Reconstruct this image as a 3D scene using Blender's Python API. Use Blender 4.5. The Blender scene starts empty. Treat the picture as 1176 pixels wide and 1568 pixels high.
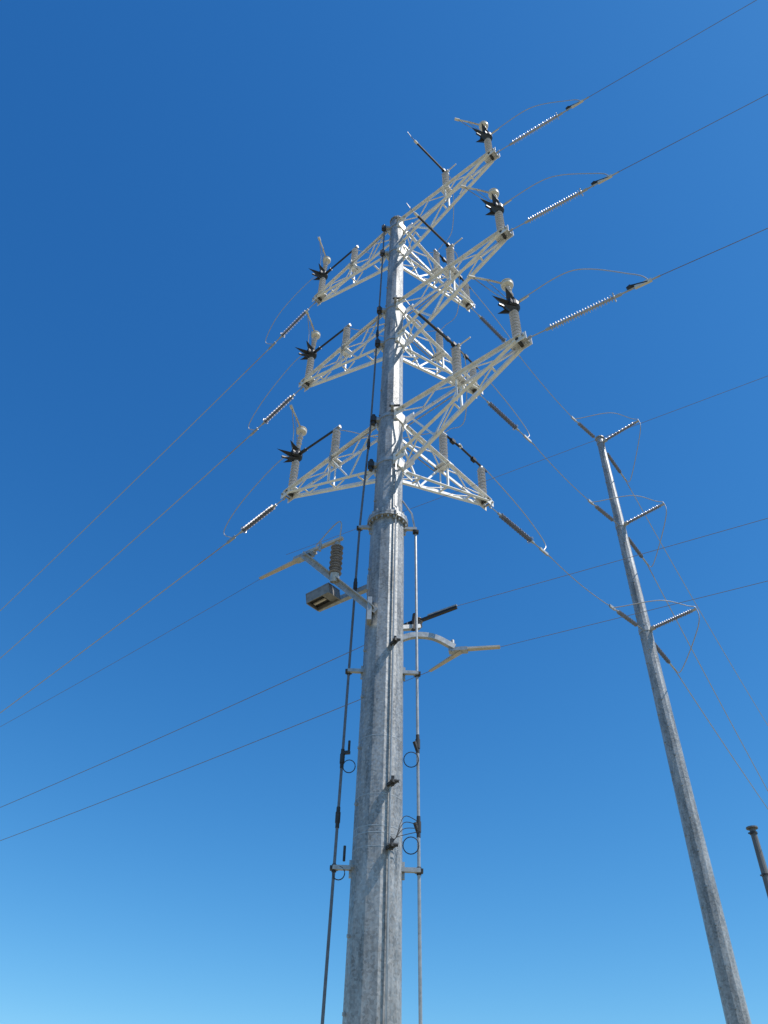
import bpy, bmesh, math, random
from mathutils import Vector, Matrix
random.seed(4)
V=Vector
sc=bpy.context.scene
CAMZ=1.6
# ---------------------------------------------------------------- materials
def mat(name,col,rough=.5,metal=0.,var=.0,scale=8.,stretch=(1,1,1),bump=0.,col2=None,vor=False,spec=.5):
    m=bpy.data.materials.new(name);m.use_nodes=True
    nt=m.node_tree;b=nt.nodes['Principled BSDF']
    b.inputs['Roughness'].default_value=rough;b.inputs['Metallic'].default_value=metal
    b.inputs['Specular IOR Level'].default_value=spec
    c=(col[0],col[1],col[2],1)
    if var>0 or col2:
        tc=nt.nodes.new('ShaderNodeTexCoord');mp=nt.nodes.new('ShaderNodeMapping')
        mp.inputs['Scale'].default_value=stretch
        nt.links.new(tc.outputs['Object'],mp.inputs['Vector'])
        n=nt.nodes.new('ShaderNodeTexNoise');n.inputs['Scale'].default_value=scale
        n.inputs['Detail'].default_value=8;n.inputs['Roughness'].default_value=.65
        nt.links.new(mp.outputs[0],n.inputs['Vector'])
        fac=n.outputs['Fac']
        if vor:
            v=nt.nodes.new('ShaderNodeTexVoronoi');v.inputs['Scale'].default_value=30
            nt.links.new(tc.outputs['Object'],v.inputs['Vector'])
            sep=nt.nodes.new('ShaderNodeSeparateColor');nt.links.new(v.outputs['Color'],sep.inputs[0])
            mm=nt.nodes.new('ShaderNodeMath');mm.operation='MULTIPLY_ADD'
            nt.links.new(sep.outputs[0],mm.inputs[0]);mm.inputs[1].default_value=.2
            nt.links.new(fac,mm.inputs[2]);
            m2=nt.nodes.new('ShaderNodeMath');m2.operation='SUBTRACT';m2.inputs[1].default_value=.10
            nt.links.new(mm.outputs[0],m2.inputs[0]);fac=m2.outputs[0]
            rr=nt.nodes.new('ShaderNodeMapRange');rr.inputs['To Min'].default_value=rough-.1;rr.inputs['To Max'].default_value=rough+.15
            nt.links.new(sep.outputs[1],rr.inputs['Value']);nt.links.new(rr.outputs[0],b.inputs['Roughness'])
        r=nt.nodes.new('ShaderNodeValToRGB')
        r.color_ramp.elements[0].position=.3;r.color_ramp.elements[1].position=.7
        if col2: e0=(*col2,1)
        else: e0=tuple(x*(1-var) for x in col)+(1,)
        r.color_ramp.elements[0].color=e0;r.color_ramp.elements[1].color=tuple(min(1,x*(1+var*.5)) for x in col)+(1,)
        nt.links.new(fac,r.inputs[0]);nt.links.new(r.outputs[0],b.inputs['Base Color'])
        if bump>0:
            bp=nt.nodes.new('ShaderNodeBump');bp.inputs['Strength'].default_value=bump;bp.inputs['Distance'].default_value=.02
            nt.links.new(n.outputs['Fac'],bp.inputs['Height']);nt.links.new(bp.outputs[0],b.inputs['Normal'])
    else: b.inputs['Base Color'].default_value=c
    return m
M_pole=mat('galvanized_pole_steel',(.36,.36,.355),.44,.35,.52,5.5,(1,1,.2),.18,vor=True)
M_pole3=mat('dark_pole_steel',(.15,.15,.15),.6,.2,.4,3.2,(1,1,.3),.1)  # darker, rougher steel tone used on the third pole only
M_arm=mat('pale_galvanized_arm',(.80,.78,.745),.5,.1,.2,7,(1,1,1),.05)
M_gal=mat('galvanized_hardware',(.44,.44,.43),.45,.5,.3,12)
M_box=mat('dull_sensor_housing',(.26,.25,.24),.5,.4,.3,12)
M_rod=mat('operating_rod_steel',(.17,.17,.18),.45,.4,.3,12)
M_dark=mat('dark_hardware',(.045,.043,.042),.5,.2,.4,15)
M_black=mat('black_interrupter',(.013,.012,.012),.45,0,.3,15)
M_ins=mat('grey_insulator',(.50,.50,.52),.35,0,.12,9)
M_cap=mat('cream_terminal',(.68,.63,.54),.4,.1,.2,10)
M_wire=mat('aluminium_wire',(.42,.41,.41),.45,.4,.1,5)
M_wired=mat('weathered_wire',(.20,.19,.20),.5,.3,.1,5)
M_tan=mat('tan_switch_blade',(.56,.49,.40),.45,.1,.25,10)
M_pins=mat('grey_polymer_insulator',(.24,.235,.25),.35,0,.2,9)
M_conc=mat('concrete',(.36,.35,.33),.9,0,.3,4)
M_ground=mat('dry_ground',(.34,.28,.19),.95,0,.3,.6,(1,1,1),.3,col2=(.14,.15,.07))
# ---------------------------------------------------------------- builder
class B:
    def __init__(s): s.v=[];s.f=[]
    def add(s,vs,fs):
        o=len(s.v);s.v+= [tuple(x) for x in vs];s.f+=[[i+o for i in f] for f in fs]
    def obj(s,name,m,parent=None,smooth=False,autos=False):
        me=bpy.data.meshes.new(name);me.from_pydata(s.v,[],s.f)
        bm=bmesh.new();bm.from_mesh(me);bmesh.ops.recalc_face_normals(bm,faces=bm.faces);bm.to_mesh(me);bm.free()
        me.materials.append(m)
        if smooth:
            for p in me.polygons:p.use_smooth=True
            try: me.set_sharp_from_angle(angle=math.radians(40))
            except Exception: pass
        o=bpy.data.objects.new(name,me);sc.collection.objects.link(o)
        if parent:
            o.parent=parent;o.matrix_parent_inverse=parent.matrix_world.inverted()
        return o
def frame(d,up=V((0,0,1))):
    d=d.normalized()
    if abs(d.dot(up))>.97: up=V((0,1,0)) if abs(d.y)<.9 else V((1,0,0))
    x=d.cross(up).normalized();y=x.cross(d).normalized()
    return x,y,d
def prof(b,p,q,pts,up=V((0,0,1)),pts2=None):
    p=V(p);q=V(q);x,y,d=frame(q-p,up);n=len(pts);pts2=pts2 or pts
    vs=[p+x*a+y*c for a,c in pts]+[q+x*a+y*c for a,c in pts2]
    fs=[[i,(i+1)%n,n+(i+1)%n,n+i] for i in range(n)]+[list(range(n))[::-1],list(range(n,2*n))]
    b.add(vs,fs)
def bar(b,p,q,w,h,up=V((0,0,1)),taper=1):
    a=[(-w/2,-h/2),(w/2,-h/2),(w/2,h/2),(-w/2,h/2)]
    prof(b,p,q,a,up,[(i*taper,j*taper) for i,j in a])
def ang(b,p,q,s,t,sx=1,sy=1,up=V((0,0,1))):
    prof(b,p,q,[(u*sx,w*sy) for u,w in [(0,0),(s,0),(s,t),(t,t),(t,s),(0,s)]],up)
def lathe(b,p,d,pr,seg=14):
    p=V(p);x,y,d=frame(V(d));vs=[];fs=[]
    for h,r in pr:
        for i in range(seg):
            a=2*math.pi*i/seg;vs.append(p+d*h+(x*math.cos(a)+y*math.sin(a))*r)
    for k in range(len(pr)-1):
        for i in range(seg):
            j=(i+1)%seg;fs.append([k*seg+i,k*seg+j,(k+1)*seg+j,(k+1)*seg+i])
    fs.append(list(range(seg))[::-1]);fs.append([(len(pr)-1)*seg+i for i in range(seg)])
    b.add(vs,fs)
def cyl(b,p,q,r,r2=None,seg=10):
    p=V(p);q=V(q);lathe(b,p,q-p,[(0,r),((q-p).length,r if r2 is None else r2)],seg)
def tube(b,pts,r,seg=6):
    pts=[V(p) for p in pts];vs=[];fs=[];x=None
    for k,p in enumerate(pts):
        d=(pts[min(k+1,len(pts)-1)]-pts[max(k-1,0)]).normalized()
        if x is None: x,y,_=frame(d)
        else:
            x=(x-d*x.dot(d)).normalized();y=d.cross(x)
        for i in range(seg):
            a=2*math.pi*i/seg;vs.append(p+(x*math.cos(a)+y*math.sin(a))*r)
    for k in range(len(pts)-1):
        for i in range(seg):
            j=(i+1)%seg;fs.append([k*seg+i,k*seg+j,(k+1)*seg+j,(k+1)*seg+i])
    fs.append(list(range(seg)));fs.append([(len(pts)-1)*seg+i for i in range(seg)])
    b.add(vs,fs)
def cr(ps,n=10):
    ps=[V(p) for p in ps];P=[2*ps[0]-ps[1]]+ps+[2*ps[-1]-ps[-2]];o=[]
    for i in range(1,len(P)-2):
        for k in range(n):
            t=k/n;a,b_,c,d=P[i-1],P[i],P[i+1],P[i+2]
            o.append(.5*((2*b_)+(c-a)*t+(2*a-5*b_+4*c-d)*t*t+(3*b_-a-3*c+d)*t**3))
    o.append(ps[-1]);return o
def torus(b,c,d,R,r,n=20,seg=6):
    x,y,_=frame(V(d));tube(b,[V(c)+(x*math.cos(2*math.pi*i/n)+y*math.sin(2*math.pi*i/n))*R for i in range(n+1)],r,seg)
def insul(b,p,q,rc,rs,n):
    p=V(p);q=V(q);L=(q-p).length;pr=[(0,rc)];st=L/n
    for i in range(n):
        h=i*st+st*.25;R=rs if i%2==0 else rs*.86
        pr+=[(h,rc),(h+st*.08,R*.97),(h+st*.16,R),(h+st*.5,rc*1.1)]
    pr.append((L,rc));lathe(b,p,q-p,pr,14)
def empty(name,loc):
    e=bpy.data.objects.new(name,None);e.location=loc;sc.collection.objects.link(e)
    bpy.context.view_layer.update();return e
# ---------------------------------------------------------------- ground
b=B()
S=3000
b.add([(-S,-S,0),(S,-S,0),(S,S,0),(-S,S,0)],[[0,1,2,3]])
b.obj('ground',M_ground)
# ================================================================ main pole
PC=V((.085,12,0))
root=empty('transmission_pole',PC)
def pole_r(z):
    return .41-(.41-.345)*z/12.1 if z<12.1 else .305-(.305-.205)*(z-12.1)/12.75
SEG=12
pole=B()
def ngon_tube(b,c,zs,seg=SEG,rot=.13):
    vs=[];fs=[]
    for z,r in zs:
        for i in range(seg):
            a=rot+2*math.pi*i/seg;vs.append((c.x+r*math.cos(a),c.y+r*math.sin(a),z))
    for k in range(len(zs)-1):
        for i in range(seg):
            j=(i+1)%seg;fs.append([k*seg+i,k*seg+j,(k+1)*seg+j,(k+1)*seg+i])
    fs.append(list(range(seg))[::-1]);fs.append([(len(zs)-1)*seg+i for i in range(seg)])
    b.add(vs,fs)
FZ=12.1
ngon_tube(pole,PC,[(.3,pole_r(0)),(FZ-.06,pole_r(12))])
ngon_tube(pole,PC,[(FZ+.06,.31),(24.85,.205)])
ngon_tube(pole,PC,[(24.852,.235),(24.90,.235),(24.93,.20)])
for z in (FZ-.062,FZ+.004):
    ngon_tube(pole,PC,[(z,.425),(z+.055,.425)],24)
pole.obj('pole_shaft',M_pole,root)
b=B()
for i in range(20):
    a=2*math.pi*i/20;x=PC.x+.385*math.cos(a);y=PC.y+.385*math.sin(a)
    cyl(b,(x,y,FZ-.13),(x,y,FZ+.14),.02,seg=6)
b.obj('flange_bolts',M_gal,root)
b=B();cyl(b,(PC.x,PC.y,-.5),(PC.x,PC.y,.3),.8,seg=32)
ngon_tube(b,PC,[(.302,.6),(.34,.6)],24);b.obj('foundation',M_conc,root)
b=B()
for z in (5.66,4.70,4.22,4.12,3.92):
    z+=CAMZ
    if z<12: ngon_tube(b,PC,[(z,pole_r(z)+.003),(z+.016,pole_r(z)+.003)])
b.obj('steel_straps',M_gal,root)
b=B()
z=3.0;k=0
while z<24.3:
    if abs(z-FZ)>.25:
        r=pole_r(z)
        for a0 in ((200,) if k%2 else ()):
            a=math.radians(a0);d=V((math.cos(a),math.sin(a),0));p=PC+d*(r-.03)+V((0,0,z))
            bar(b,p,p+d*.055,.035,.04)
    z+=.46;k+=1
b.obj('step_lugs',M_gal,root)
# ---------------------------------------------------------------- arms
LEV=[15.3,19.85,24.42]
L=3.68
az={'rf':math.radians(-42),'l':math.radians(135),'rb':math.radians(45.5)}
arms=B();hard=B();ins=B();blk=B();cap=B();drk=B();wires=B();wired=B();plates=B()
Z=V((0,0,1))
ends={}
for li,zc in enumerate(LEV):
  for key,a in az.items():
    u=V((math.cos(a),math.sin(a),0));n=V((-u.y,u.x,0));C=PC+V((0,0,zc))
    def P(s,t,h): return C+u*s+n*t+Z*h
    r0=pole_r(zc)+.06
    wp,wt=.16,.085
    DEP=-1.55
    r1=pole_r(zc+DEP)+.06
    for sg in (1,-1):
        ang(arms,P(r0,sg*wp,0),P(L,sg*wt,0),.08,.012,-sg,-1)
        ang(arms,P(r1,sg*wp,DEP),P(L-.12,sg*wt,-.12),.075,.012,-sg,1)
    def up_(s): f=(s-r0)/(L-r0);return wp+(wt-wp)*f
    def lo_(s):
        f=(s-r1)/(L-.12-r1);return DEP+(-.12-DEP)*f
    NL=6
    ss=[r0+.05+i*(L-.35-r0)/NL for i in range(NL+1)]
    for i in range(NL):
        sg=1 if i%2 else -1
        w0=up_(ss[i])-.03;w1=up_(ss[i+1])-.03
        bar(arms,P(ss[i],sg*w0,-.012),P(ss[i+1],-sg*w1,-.012),.035,.01)
        if i%2==0:
            bar(arms,P(ss[i],-sg*w0,lo_(ss[i])+.014),P(ss[i+1],sg*w1,lo_(ss[i+1])+.014),.035,.01)
        else:
            bar(arms,P(ss[i],-w0,lo_(ss[i])+.016),P(ss[i],w0,lo_(ss[i])+.016),.05,.01)
    s_mid=1.95
    for sg in (1,-1):
        for s0,h0,s1,h1 in ((s_mid,0,s_mid,1),(1.15,1,r0+.1,0),(1.15,1,s_mid-.06,0)):
            if sg==-1 and s1!=s_mid: continue
            za=-.03 if h0==0 else lo_(s0)+.03
            zb=-.03 if h1==0 else lo_(s1)+.03
            wa=up_(s0)-.02;wb=up_(s1)-.02
            ang(arms,P(s0,sg*wa,za),P(s1,sg*wb,zb),.045,.008,-sg,1,n)
    # bolts along the chords
    for s in (s_mid-.06,s_mid+.06,1.15,2.8,L-.3):
        for sg in (1,-1):
            cyl(hard,P(s,sg*(up_(s)+.012),-.04),P(s,sg*(up_(s)-.03),-.04),.014,seg=6)
    bar(plates,P(s_mid-.14,0,.012),P(s_mid+.14,0,.012),.40,.02)
    bar(plates,P(s_mid-.02,-.22,-.04),P(s_mid-.02,.22,-.04),.08,.05)
    bar(plates,P(L-.34,0,.014),P(L+.06,0,.014),.26,.022)
    for sg in (1,-1):
        bar(plates,P(L-.22,sg*.115,-.07),P(L+.12,sg*.115,-.07),.014,.2)
    cyl(hard,P(L+.05,-.17,-.07),P(L+.05,.17,-.07),.028,seg=10)
    cyl(drk,P(L-.1,-.135,-.06),P(L-.1,.135,-.06),.04,seg=10)
    for hz,rr in ((-.02,pole_r(zc)),(DEP+.02,pole_r(zc+DEP))):
        bar(plates,P(rr-.04,0,hz-.16),P(rr-.04,0,hz+.16),.32,.12,u)
        for sg in (1,-1):
            bar(plates,P(rr-.02,sg*.18,hz),P(rr+.28,sg*.165,hz),.02,.22)
            for q in (-.08,.08):
                cyl(hard,P(rr+.16+q,sg*.205,hz),P(rr+.16+q,sg*.16,hz),.024,seg=6)
        if key=='rf': ngon_tube(hard,PC,[(zc+hz-.05,rr+.02),(zc+hz+.05,rr+.02)])
    pm0=P(s_mid,0,.03);pm1=P(s_mid,0,1.2)
    cyl(hard,pm0,pm0+Z*.08,.085,seg=12);insul(ins,pm0+Z*.08,pm1-Z*.06,.07,.11,18)
    cyl(hard,pm1-Z*.06,pm1,.06,seg=12)
    bar(hard,pm1+u*-.12+Z*.02,pm1+u*.12+Z*.02,.09,.03)
    pt0=P(L-.14,0,.03);pt1=P(L-.14,0,1.18)
    cyl(hard,pt0,pt0+Z*.08,.085,seg=12);insul(ins,pt0+Z*.08,pt1-Z*.06,.07,.11,18)
    cyl(hard,pt1-Z*.06,pt1,.06,seg=12)
    if key=='rf': w=V((.83,-.557,0)).normalized()
    elif key=='l': w=V((-.71,.705,0)).normalized()
    else: w=V((.74,.672,0)).normalized()
    dn={'rf':[.0,.0,.02],'l':[-.085,-.165,-.2],'rb':[-.1,-.1,-.12]}[key][li]
    w=(w+Z*dn).normalized()
    T=P(L+.05,0,-.07)
    s0,s1,s2={'rf':(.55,1.95,2.5),'l':(.5,1.75,2.25),'rb':(.5,1.75,2.3)}[key]
    cyl(hard,T,T+w*s0,.014,seg=6)
    torus(hard,T+w*.08,n,.05,.012,12);
    cyl(hard,T+w*(s0-.1),T+w*s0,.035,seg=8)
    tgt=ins if key=='rf' else wired
    insul(tgt,T+w*s0,T+w*s1,.026,.078,24)
    cyl(hard,T+w*s1,T+w*(s1+.12),.035,seg=8)
    torus(hard,T+w*(s1-.03),w,.095,.012,16)
    cyl(hard,T+w*(s1+.1),T+w*(s2+.35),.02,seg=6)
    cl=T+w*s2
    bar(cap if key=='rf' else hard,cl-w*.16,cl+w*.18,.05,.08)
    if key=='rf':
        bar(drk,cl-w*.22+Z*.1,cl+w*.1-Z*.02,.05,.04);bar(drk,cl-w*.22+Z*.1,cl-w*.3+Z*.05,.09,.05)
    ends[(key,li)]=(T+w*(s2+.3),w,cl)
    if key in('rf','l'):
        d1=V((-.85,-.5,0)).normalized();d2=V((-d1.y,d1.x,0))
        lathe(blk,pt1,Z,[(0,.06),(.03,.12),(.08,.16),(.2,.16),(.26,.12),(.3,.13),(.36,.09),(.4,.06)],16)
        lathe(blk,pt1+Z*.14-d1*.05,d1,[(0,.1),(.22,.14),(.24,.08)],14)
        for k,(ang_,ln,zz,dz) in enumerate(((0,.6,.12,-.02),(28,.36,.26,.2),(-40,.36,.06,-.12),(16,.42,.02,-.24))):
            aa=math.radians(ang_);dd=d1*math.cos(aa)+d2*math.sin(aa);q=pt1+Z*zz
            sd=V((-dd.y,dd.x,0))
            e=q+dd*ln+Z*dz
            blk.add([q+sd*.13,q-sd*.13,q+Z*.12,q-Z*.12,e],[[0,2,4],[2,1,4],[1,3,4],[3,0,4],[0,3,1,2]])
        bar(blk,pt1-d1*.05-Z*.02,pt1+d1*.42-Z*.1,.05,.04)
        q0=pt1+Z*.38;q1=pt1+Z*1.0
        lean=(u*-.06)
        insul(ins,q0,q1+lean,.032,.08,6)
        lathe(cap,q1+lean,Z,[(0,.04),(.02,.1),(.05,.14),(.1,.15),(.15,.12),(.18,.05)],16)
        torus(cap,q1+lean+Z*.16,Z,.13,.02,18)
        q=q1+lean+Z*.12
        off=V((-.82,-.16,.0)) if key=='rf' else V((-.24,-.72,.12))
        e=q+off
        tube(cap,[q,q+off*.55+Z*.03,e],.026,8)
        bar(cap,e-off*.06,e+off*.12,.07,.05)
        tube(wires,[e,e*.45+(pt1+Z*.3)*.55+off*.1,pt1+Z*.25+d1*.15],.011,5)
        tube(wires,[q+off*.6,pt1+Z*.3],.009,5)
        j0=pt1+Z*.2
        out=V((w.x,w.y,0)).normalized()
        if key=='rf':
            jz=(.95,.88,.9)[li]
            pts=[j0,j0+out*.35+Z*.1,j0*.45+cl*.55+Z*jz,cl+Z*.5-w*.15,cl+Z*.1+w*.1,cl+w*.05]
            cyl(cap,j0+out*.12,j0+out*.4+Z*.06,.022,.015,seg=8)
        else:
            k_=(1,.85,1.1)[li]
            pts=[j0,j0+out*.3-Z*.02+V((-.25,0,0)),j0*.45+cl*.55+V((-.45*k_,-.1,-.05)),cl+Z*.3+V((-.25*k_,0,0)),cl+w*-.05]
        tube(wires,cr(pts),.013,6)
    if key=='l':
        x0=pt1+Z*.16;x1=pm1+Z*.05
        cyl(blk,x0,x1,.032,seg=8);cyl(cap,x1-(x1-x0).normalized()*.1,x1+(x1-x0).normalized()*.12,.045,seg=8)
        cyl(blk,x0,x0+(x1-x0)*.25,.05,seg=8)
    if key=='rb':
        x0=pt1+Z*.04;x1=pm1+Z*.04
        tube(blk,[x1,x1*.5+x0*.5+Z*.04,x0],.032,8)
        mcp=x1*.55+x0*.45
        torus(cap,mcp+Z*.08,n,.06,.022,14);
        for q in (.25,.8):
            qq=x1.lerp(x0,q);bar(blk,qq-u*.07,qq+u*.07,.1,.1)
        cyl(blk,x0-Z*.0,x0+u*.25-Z*.05,.02,seg=6)
        pts=[x0,x0+u*.3+Z*.02,x0*.5+cl*.5+u*.45+Z*.28,cl+Z*.4+w*.1,cl]
        tube(wires,cr(pts),.014,6)
    if key=='rf':
        pd=V((-.74,-.672,.02))
        e=pm1+pd*1.25+Z*.05
        cyl(blk,pm1-pd*.1+Z*.05,e,.034,seg=8)
        bar(blk,pm1+Z*.05-pd*.12,pm1+Z*.05+pd*.12,.09,.09)
        cyl(cap,e,e+pd*.12,.04,seg=8)
        tube(wires,[e+pd*.1,e+pd*.28+Z*.03,e+pd*.42+Z*.1],.01,5)
        cyl(cap,pm1+u*.02,pm1+u*.42+Z*.04,.02,seg=6)
    ends[('m',key,li)]=pm1
    tube(hard,[P(r0-.05,.22,-.18),P(s_mid-.1,.2,-.14)],.016,6)
    cyl(hard,P(s_mid-.1,.2,-.2),P(s_mid-.1,.2,.1),.03,seg=8)
  a=ends[('m','rf',li)];c=ends[('m','rb',li)];l=ends[('m','l',li)]
  tube(wires,cr([a,a+V((.25,.3,-.1)),(a+c)*.5+V((.35,0,-.95)),c+V((.15,-.35,-.2)),c]),.012,6)
  tube(wires,cr([l,l+V((.3,.15,.12)),(l+c)*.5+V((0,.35,.1)),c+V((-.3,.1,.12)),c]),.012,6)
  rr=pole_r(zc)
  for hz in (.02,-1.5):
    bar(hard,PC+V((-rr+.02,-.03,zc+hz)),PC+V((-.42,-.03,zc+hz)),.1,.1)
    bar(drk,PC+V((-.48,-.03,zc+hz)),PC+V((-.34,-.03,zc+hz)),.12,.14)
    cyl(drk,PC+V((-.41,-.03,zc+hz-.16)),PC+V((-.41,-.03,zc+hz+.16)),.045,seg=10)
  bar(hard,PC+V((.02,-rr-.0,zc+.1)),PC+V((.02,-rr-.2,zc+.1)),.07,.09)
  bar(drk,PC+V((-.05,-rr-.1,zc+.14)),PC+V((.2,-rr-.12,zc+.14)),.04,.04)
arms.obj('lattice_arms',M_arm,root);plates.obj('arm_plates',M_arm,root)
hard.obj('arm_hardware',M_gal,root,True);ins.obj('post_insulators',M_ins,root,True)
blk.obj('switch_interrupters',M_black,root,False);cap.obj('switch_terminals',M_cap,root,True)
drk.obj('arm_dark_fittings',M_dark,root);wires.obj('jumpers',M_wire,root,True);wired.obj('strain_insulators',M_pins,root,True)
# ---------------------------------------------------------------- operating rods, ground lead
rod=B();rd=B()
lp=[(-.66,-.0,.9),(-.655,0,3.0),(-.575,0,12.0),(-.47,0,15.2),(-.42,0,19.8),(-.39,0,24.35)]
tube(rod,[PC+V(p) for p in lp],.023,8)
rp=[(.645,0,.9),(.64,0,3.0),(.58,0,11.9)]
rodr=B();tube(rodr,[PC+V(p) for p in rp],.025,8)
def lerp_path(pts,z):
    for i in range(len(pts)-1):
        if pts[i][2]<=z<=pts[i+1][2]:
            t=(z-pts[i][2])/(pts[i+1][2]-pts[i][2]);return PC+V(pts[i]).lerp(V(pts[i+1]),t)
    return PC+V(pts[-1])
tube(rodr,[lerp_path(rp,11.9),PC+V((.5,-.02,12.4)),PC+V((.3,-.03,12.75))],.02,6)
for zz in (3.7,7.0,10.35):
    z=zz+CAMZ
    for sg,pp in ((-1,lp),(1,rp)):
        q=lerp_path(pp,z);r=pole_r(z)
        bar(rodr,PC+V((sg*(r-.03),-.05,z)),V((q.x+sg*.02,q.y-.05,z)),.07,.06)
        bar(rodr,PC+V((sg*(r-.02),0,z-.12)),PC+V((sg*(r-.02),0,z+.12)),.1,.06)
        bar(rd,q+V((-.06,-.02,0)),q+V((.06,-.02,0)),.1,.05)
        cyl(rd,q+Z*-.05,q+Z*.06,.036,seg=8)
for pp,z in ((lp,4.45+CAMZ),(lp,8.9+CAMZ),(rp,4.35+CAMZ),(rp,5.7+CAMZ),(lp,5.4+CAMZ),(lp,14.5),(lp,18.8)):
    q=lerp_path(pp,z);cyl(rd,q-Z*.08,q+Z*.08,.04,seg=10)
    cyl(rd,q-Z*.16,q+Z*.16,.031,seg=10)
for c,r in ((PC+V((.5,-.06,5.4+CAMZ)),.12),(PC+V((.5,-.06,4.05+CAMZ)),.12),(PC+V((-.5,-.06,5.25+CAMZ)),.1),(PC+V((-.56,-.06,3.62+CAMZ)),.09)):
    torus(rd,c,V((.1,1,.2)),r,.008)
for z in (5.62,4.3):
    q=lerp_path(rp,z+CAMZ);bar(rd,q+V((0,0,-.05)),q+V((-.06,-.05,.1)),.05,.04)
q=lerp_path(lp,5.5+CAMZ);bar(rd,q,q+V((.12,-.03,0)),.05,.05);cyl(rd,q+V((.1,-.03,0)),q+V((.1,-.03,.2)),.02,seg=6)
q=lerp_path(lp,3.8+CAMZ);cyl(rd,q+V((.14,-.03,0)),q+V((.14,-.03,.22)),.02,seg=6)
a=math.radians(-66)
dd=V((math.cos(a),math.sin(a),0))
tube(rodr,[PC+dd*(pole_r(z)+.03)+Z*z for z in (.5,4,8,FZ-.15)],.017,6)
tube(rodr,[PC+dd*(pole_r(FZ-.15)+.025)+Z*(FZ-.15),PC+dd*.46+Z*(FZ-.05),PC+dd*.46+Z*(FZ+.1),PC+dd*.34+Z*(FZ+.25),PC+dd*.33+Z*(14)],.016,6)
for zz in (7.4,4.85,3.9):
    z=zz+CAMZ;p=PC+dd*(pole_r(z)-.01)+Z*z
    bar(rd,p,p+dd*.2,.08,.05);bar(rd,p+dd*.12-Z*.05,p+dd*.12+Z*.1,.05,.05)
    cyl(rd,p+dd*.18+V((-.07,0,0)),p+dd*.18+V((.07,0,0)),.025,seg=8)
for k in range(4):
    p=PC+dd*(pole_r(5.5)+.06)+Z*(5.5+.05*k)
    tube(rd,cr([p,p+V((.08,-.04,.12-.05*k)),p+V((.2,0,.18+.04*k)),p+V((.42,.04,.25))],5),.006,5)
rod.obj('left_operating_rod',M_rod,root,True);rodr.obj('right_operating_rod',M_gal,root,True);rd.obj('rod_couplings',M_dark,root)
# ---------------------------------------------------------------- lower switches
sw=B();tn=B();bk=B();iw=B();wi=B();gr=B();bx=B()
def H(x,y,z): return V((x,y,z+CAMZ))
ang(gr,H(-.12,11.66,8.05),H(-1.55,12.02,9.55),.11,.012,1,1)
ang(gr,H(-.12,11.66,8.15),H(-1.55,12.02,9.65),.11,.012,-1,-1)
bar(gr,H(-.2,11.68,7.85),H(-.2,11.68,8.35),.2,.08,V((1,0,0)))
bar(gr,H(-.15,12,8.92),H(-1.25,12.75,8.85),.1,.11)
bar(gr,H(-.24,12,8.75),H(-.24,12,9.1),.2,.08,V((1,0,0)))
cyl(gr,H(-.9,11.85,8.85),H(-.9,11.8,9.02),.09,seg=12)
insul(iw,H(-.9,11.8,9.0),H(-.9,11.78,9.68),.07,.13,11)
cyl(gr,H(-.9,11.78,9.66),H(-.9,11.78,9.78),.06,seg=10)
bar(tn,H(-.8,11.68,9.82),H(-1.6,12.15,9.74),.07,.06)
bar(tn,H(-1.35,12.0,9.7),H(-2.55,12.98,9.72),.12,.04,taper=.6)
bar(gr,H(-1.4,11.95,9.62),H(-1.75,12.25,9.66),.16,.07)
cyl(gr,H(-1.25,11.9,9.65),H(-1.25,11.9,9.86),.03,seg=8)
tube(wi,cr([H(-.86,11.72,9.8),H(-.85,11.6,10.15),H(-1.0,11.75,10.2),H(-1.35,12,9.85)]),.013,6)
def obox(b,c,x,y,z,sx,sy,sz):
    vs=[c+x*(i*sx)+y*(j*sy)+z*(k*sz) for i in(-.5,.5) for j in(-.5,.5) for k in(-.5,.5)]
    b.add(vs,[[0,1,3,2],[4,6,7,5],[0,4,5,1],[2,3,7,6],[0,2,6,4],[1,5,7,3]])
c=H(-1.12,12.2,8.74);x=V((.8,-.58,.1)).normalized();y=V((.5,.75,.1)).normalized();zz=x.cross(y).normalized();y=zz.cross(x)
obox(bx,c+zz*.11,x,y,zz,.56,.36,.03)
obox(bx,c+y*.17,x,y,zz,.54,.02,.22);obox(bx,c-y*.17,x,y,zz,.54,.02,.18)
obox(bx,c+x*.27,x,y,zz,.02,.36,.22);obox(bx,c-x*.27,x,y,zz,.02,.36,.22)
obox(bk,c-x*.09+zz*.02,x,y,zz,.33,.31,.12);obox(bx,c+x*.17+zz*.0,x,y,zz,.17,.31,.15)
obox(tn,c-x*.08-zz*.06,x,y,zz,.28,.05,.03)
bar(gr,H(.3,12,7.95),H(.75,12.15,8.1),.1,.08)
cyl(bk,H(.62,12.1,8.0),H(.66,12.1,8.35),.05,seg=8)
insul(iw,H(.72,12.18,8.12),H(.74,12.18,8.32),.04,.08,4)
bar(bk,H(.45,12.35,8.22),H(1.42,11.8,8.34),.06,.05)
bar(bk,H(.4,12.1,8.05),H(.72,12.2,8.28),.07,.07)
bar(gr,H(.9,12.08,8.32),H(1.42,11.78,8.37),.04,.03)
pts=cr([H(.3,12.0,7.68),H(.62,12.02,7.82),H(1.0,12.05,7.82),H(1.38,12.1,7.65)],6)
for i in range(len(pts)-1): bar(gr,pts[i],pts[i+1]+(pts[i+1]-pts[i])*.02,.09,.1)
bar(gr,H(.33,12,7.5),H(.33,12,7.95),.2,.06,V((1,0,0)))
bar(tn,H(1.32,12.15,7.62),H(2.2,11.98,7.62),.11,.04,taper=.8)
bar(tn,H(1.5,12.1,7.57),H(.98,12.85,7.58),.1,.035,taper=.6)
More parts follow.
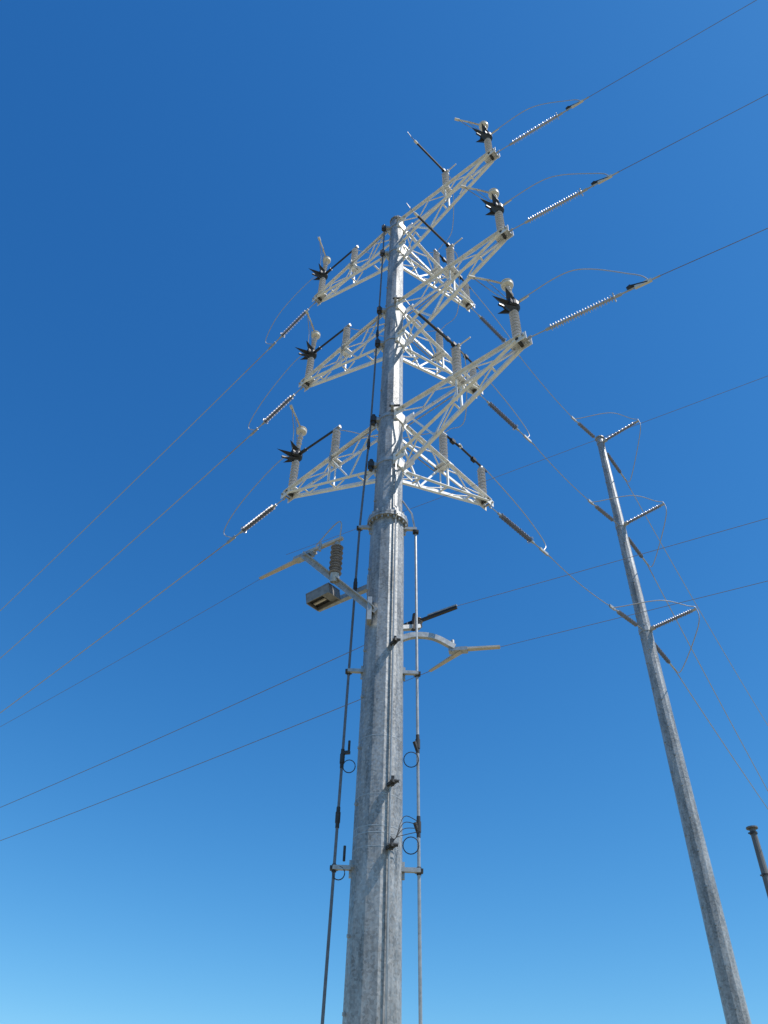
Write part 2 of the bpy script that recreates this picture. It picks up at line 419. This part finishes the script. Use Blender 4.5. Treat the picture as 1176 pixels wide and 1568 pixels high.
bar(gr,H(1.28,12.15,7.6),H(1.62,12.08,7.6),.14,.07)
cyl(gr,H(1.35,12.1,7.55),H(1.35,12.1,7.8),.035,seg=8)
gr.obj('lower_switch_brackets',M_gal,root);tn.obj('lower_switch_blades',M_tan,root);bk.obj('lower_switch_parts',M_black,root)
bx.obj('sensor_housing',M_box,root)
iw.obj('lower_switch_insulators',M_pins,root,True);wi.obj('lower_switch_leads',M_wire,root,True)
# ================================================================ second pole
P2=V((7.83,19,0));r2=empty('transmission_pole',P2)
b=B();ngon_tube(b,P2,[(.2,.28),(1.6+21.15,.125)]);ngon_tube(b,P2,[(22.752,.17),(22.80,.17)])
ngon_tube(b,P2,[(9.9,.217),(9.93,.217)])
b.obj('pole_shaft',M_pole,r2)
b=B();cyl(b,(P2.x,P2.y,-.5),(P2.x,P2.y,.22),.6,seg=32);b.obj('foundation',M_conc,r2)
hd=B();pi=B();jw=B();lug=B()
z=2.5;k=0
while z<22:
    rr=.28-.155*z/22.7;a=math.radians(190 if k%2 else 250)
    d=V((math.cos(a),math.sin(a),0));p=P2+d*(rr-.02)+Z*z;bar(lug,p,p+d*.05,.035,.035);z+=.4;k+=1
L2=[22.55,18.5,14.4];tie2=[]
for i,z in enumerate(L2):
    C=P2+Z*z;r=.28-.155*z/22.7
    wl=V((-.74,-.672,.0)).normalized();wr=V((.73,-.683,.06)).normalized();wd=V((.62,.78,-.06)).normalized()
    ngon_tube(hd,P2,[(z-.07,r+.015),(z+.07,r+.015)])
    a0=C+wl*r;cyl(hd,a0,a0+wl*.3,.02,seg=6);insul(pi,a0+wl*.3,a0+wl*1.25,.028,.07,16);cyl(hd,a0+wl*1.25,a0+wl*1.6,.025,seg=6)
    le=a0+wl*1.5
    bar(hd,le-wl*.1,le+wl*.15,.05,.09)
    tie2.append(a0+wl*1.55)
    b0=C+wr*r;cyl(hd,b0,b0+wr*.12,.07,seg=8);insul(pi,b0+wr*.1,b0+wr*1.3,.035,.075,18);cyl(hd,b0+wr*1.3,b0+wr*1.42,.04,seg=8)
    re=b0+wr*1.42
    c0=C+wd*r+Z*-.12;cyl(hd,c0,c0+wd*.35,.02,seg=6);insul(pi,c0+wd*.35,c0+wd*1.5,.028,.07,16);cyl(hd,c0+wd*1.5,c0+wd*2.0,.03,seg=6)
    de=c0+wd*1.85
    tube(jw,cr([le,le+V((.25,-.05,.02)),(le+re)*.5+V((.1,-.25,.10)),re+V((-.25,-.0,.10)),re,re+V((.02,.25,-.45)),de+V((.18,-.1,-.12)),de]),.014,6)
    ends[('p2',i)]=(le,de)
hd.obj('pole_hardware',M_gal,r2);pi.obj('insulators',M_pins,r2,True);jw.obj('jumpers',M_wire,r2,True);lug.obj('step_lugs',M_gal,r2)
# ================================================================ third pole
P3=V((22.05,45,0));r3=empty('transmission_pole',P3)
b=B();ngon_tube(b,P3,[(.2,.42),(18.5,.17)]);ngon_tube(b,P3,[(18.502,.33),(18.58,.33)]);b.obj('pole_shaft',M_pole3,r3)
b=B();cyl(b,(P3.x,P3.y,-.5),(P3.x,P3.y,.22),.8,seg=24);b.obj('foundation',M_conc,r3)
b=B()
for z in (18.2,15.9): ngon_tube(b,P3,[(z,.225),(z+.1,.225)]);bar(b,P3+Z*z+V((-.35,-.1,0)),P3+Z*z+V((0,-.1,0)),.07,.07)
b.obj('pole_bands',M_dark,r3)
# ================================================================ power lines
def span(name,p,q,sag,r,m,n=60):
    p=V(p);q=V(q);b=B();pts=[]
    for i in range(n+1):
        t=i/n;x=p.lerp(q,t);x.z-=4*sag*t*(1-t);pts.append(x)
    tube(b,pts,r,6);return b.obj(name,m,None,True)
for i in range(3):
    e,w,cl=ends[('rf',i)];w2=V((w.x,w.y,0)).normalized()
    span('power_line',e,e+w2*90+Z*[0,1.,1.6][i],1.2,.008,M_wired)
    e,w,cl=ends[('l',i)];w2=V((w.x,w.y,0)).normalized();sl=[-.07,-.15,-.19][i]
    q=e+w2*70+Z*(sl*70+[3,5,6][i])
    span('power_line',e,q,[.7,1.0,1.2][i],.016,M_wire)
    e,w,cl=ends[('rb',i)]
    span('power_line',e,tie2[2-i],.12,.013,M_wire)
    de=ends[('p2',2-i)][1]
    tgt=[V((7.83+.57*40,19+.82*40,14.2)),V((7.83+.57*40,19+.82*40,11)),V((7.83+.57*40,19+.82*40,22.5))][i]
    span('power_line',de,tgt,[.7,1.0,1.][i],.015,M_wire)
R_=.0048
span('power_line',H(1.42,11.78,8.35),H(1.42+.845*60,11.78-.535*60,8.6),.6,R_,M_wired)
span('power_line',H(.45,12.35,8.22),H(.45-.845*70,12.35+.6*70,7.2),1.8,R_*1.4,M_wired)
span('power_line',H(2.2,11.98,7.62),H(2.2+.85*60,11.98-.53*60,7.9),.6,R_,M_wired)
span('power_line',H(.98,12.85,7.58),H(.98-.845*70,12.85+.6*70,6.5),1.35,R_*1.4,M_wired)
span('power_line',H(-2.4,15.0,12),H(2.3+.843*60,11.97-.537*60,12.2),.3,R_,M_wired)
span('power_line',H(-2.5,12.95,9.72),H(-2.5-.80*70,12.95+.60*70,6.5),1.5,R_,M_wired)
# ================================================================ camera
f=1178.;th=math.radians(42.1);rl=math.atan2(.036,.9994)
R0=V((1,0,0));U0=V((0,-math.sin(th),math.cos(th)));F=V((0,math.cos(th),math.sin(th)))
Rp=R0*math.cos(rl)+U0*math.sin(rl);Up=U0*math.cos(rl)-R0*math.sin(rl)
cd=bpy.data.cameras.new('camera');cam=bpy.data.objects.new('camera',cd);sc.collection.objects.link(cam)
cam.matrix_world=Matrix(((Rp.x,Up.x,-F.x,0),(Rp.y,Up.y,-F.y,0),(Rp.z,Up.z,-F.z,CAMZ),(0,0,0,1)))
cd.sensor_fit='VERTICAL';cd.sensor_height=36;cd.lens=f/1568*36;cd.clip_end=8000;cd.clip_start=.05
sc.camera=cam
# ================================================================ light
sel=math.radians(55);sd=V((.93,-.37,0)).normalized()
S_=V((sd.x*math.cos(sel),sd.y*math.cos(sel),math.sin(sel)))
ld=bpy.data.lights.new('sun','SUN');ld.energy=5;ld.angle=math.radians(.53);ld.color=(1,.96,.90)
lo=bpy.data.objects.new('sun',ld);sc.collection.objects.link(lo);lo.rotation_euler=S_.to_track_quat('Z','Y').to_euler()
w=bpy.data.worlds.new('World');sc.world=w;w.use_nodes=True;nt=w.node_tree
bg=nt.nodes['Background'];sky=nt.nodes.new('ShaderNodeTexSky');sky.sky_type='NISHITA';sky.sun_disc=False
sky.sun_elevation=sel;sky.sun_rotation=math.atan2(sd.x,sd.y);sky.air_density=1.;sky.dust_density=.2;sky.ozone_density=3.
sp=nt.nodes.new('ShaderNodeSeparateColor');cb=nt.nodes.new('ShaderNodeCombineColor')
nt.links.new(sky.outputs[0],sp.inputs[0])
for i,(k,pw) in enumerate(((.36,1.6),(1.08,1.08),(2.1,.80))):
    p=nt.nodes.new('ShaderNodeMath');p.operation='POWER';p.inputs[1].default_value=pw
    m=nt.nodes.new('ShaderNodeMath');m.operation='MULTIPLY';m.inputs[1].default_value=k
    nt.links.new(sp.outputs[i],p.inputs[0]);nt.links.new(p.outputs[0],m.inputs[0]);nt.links.new(m.outputs[0],cb.inputs[i])
nt.links.new(cb.outputs[0],bg.inputs['Color']);bg.inputs['Strength'].default_value=.1
sc.view_settings.view_transform='Standard';sc.view_settings.look='None';sc.view_settings.exposure=0
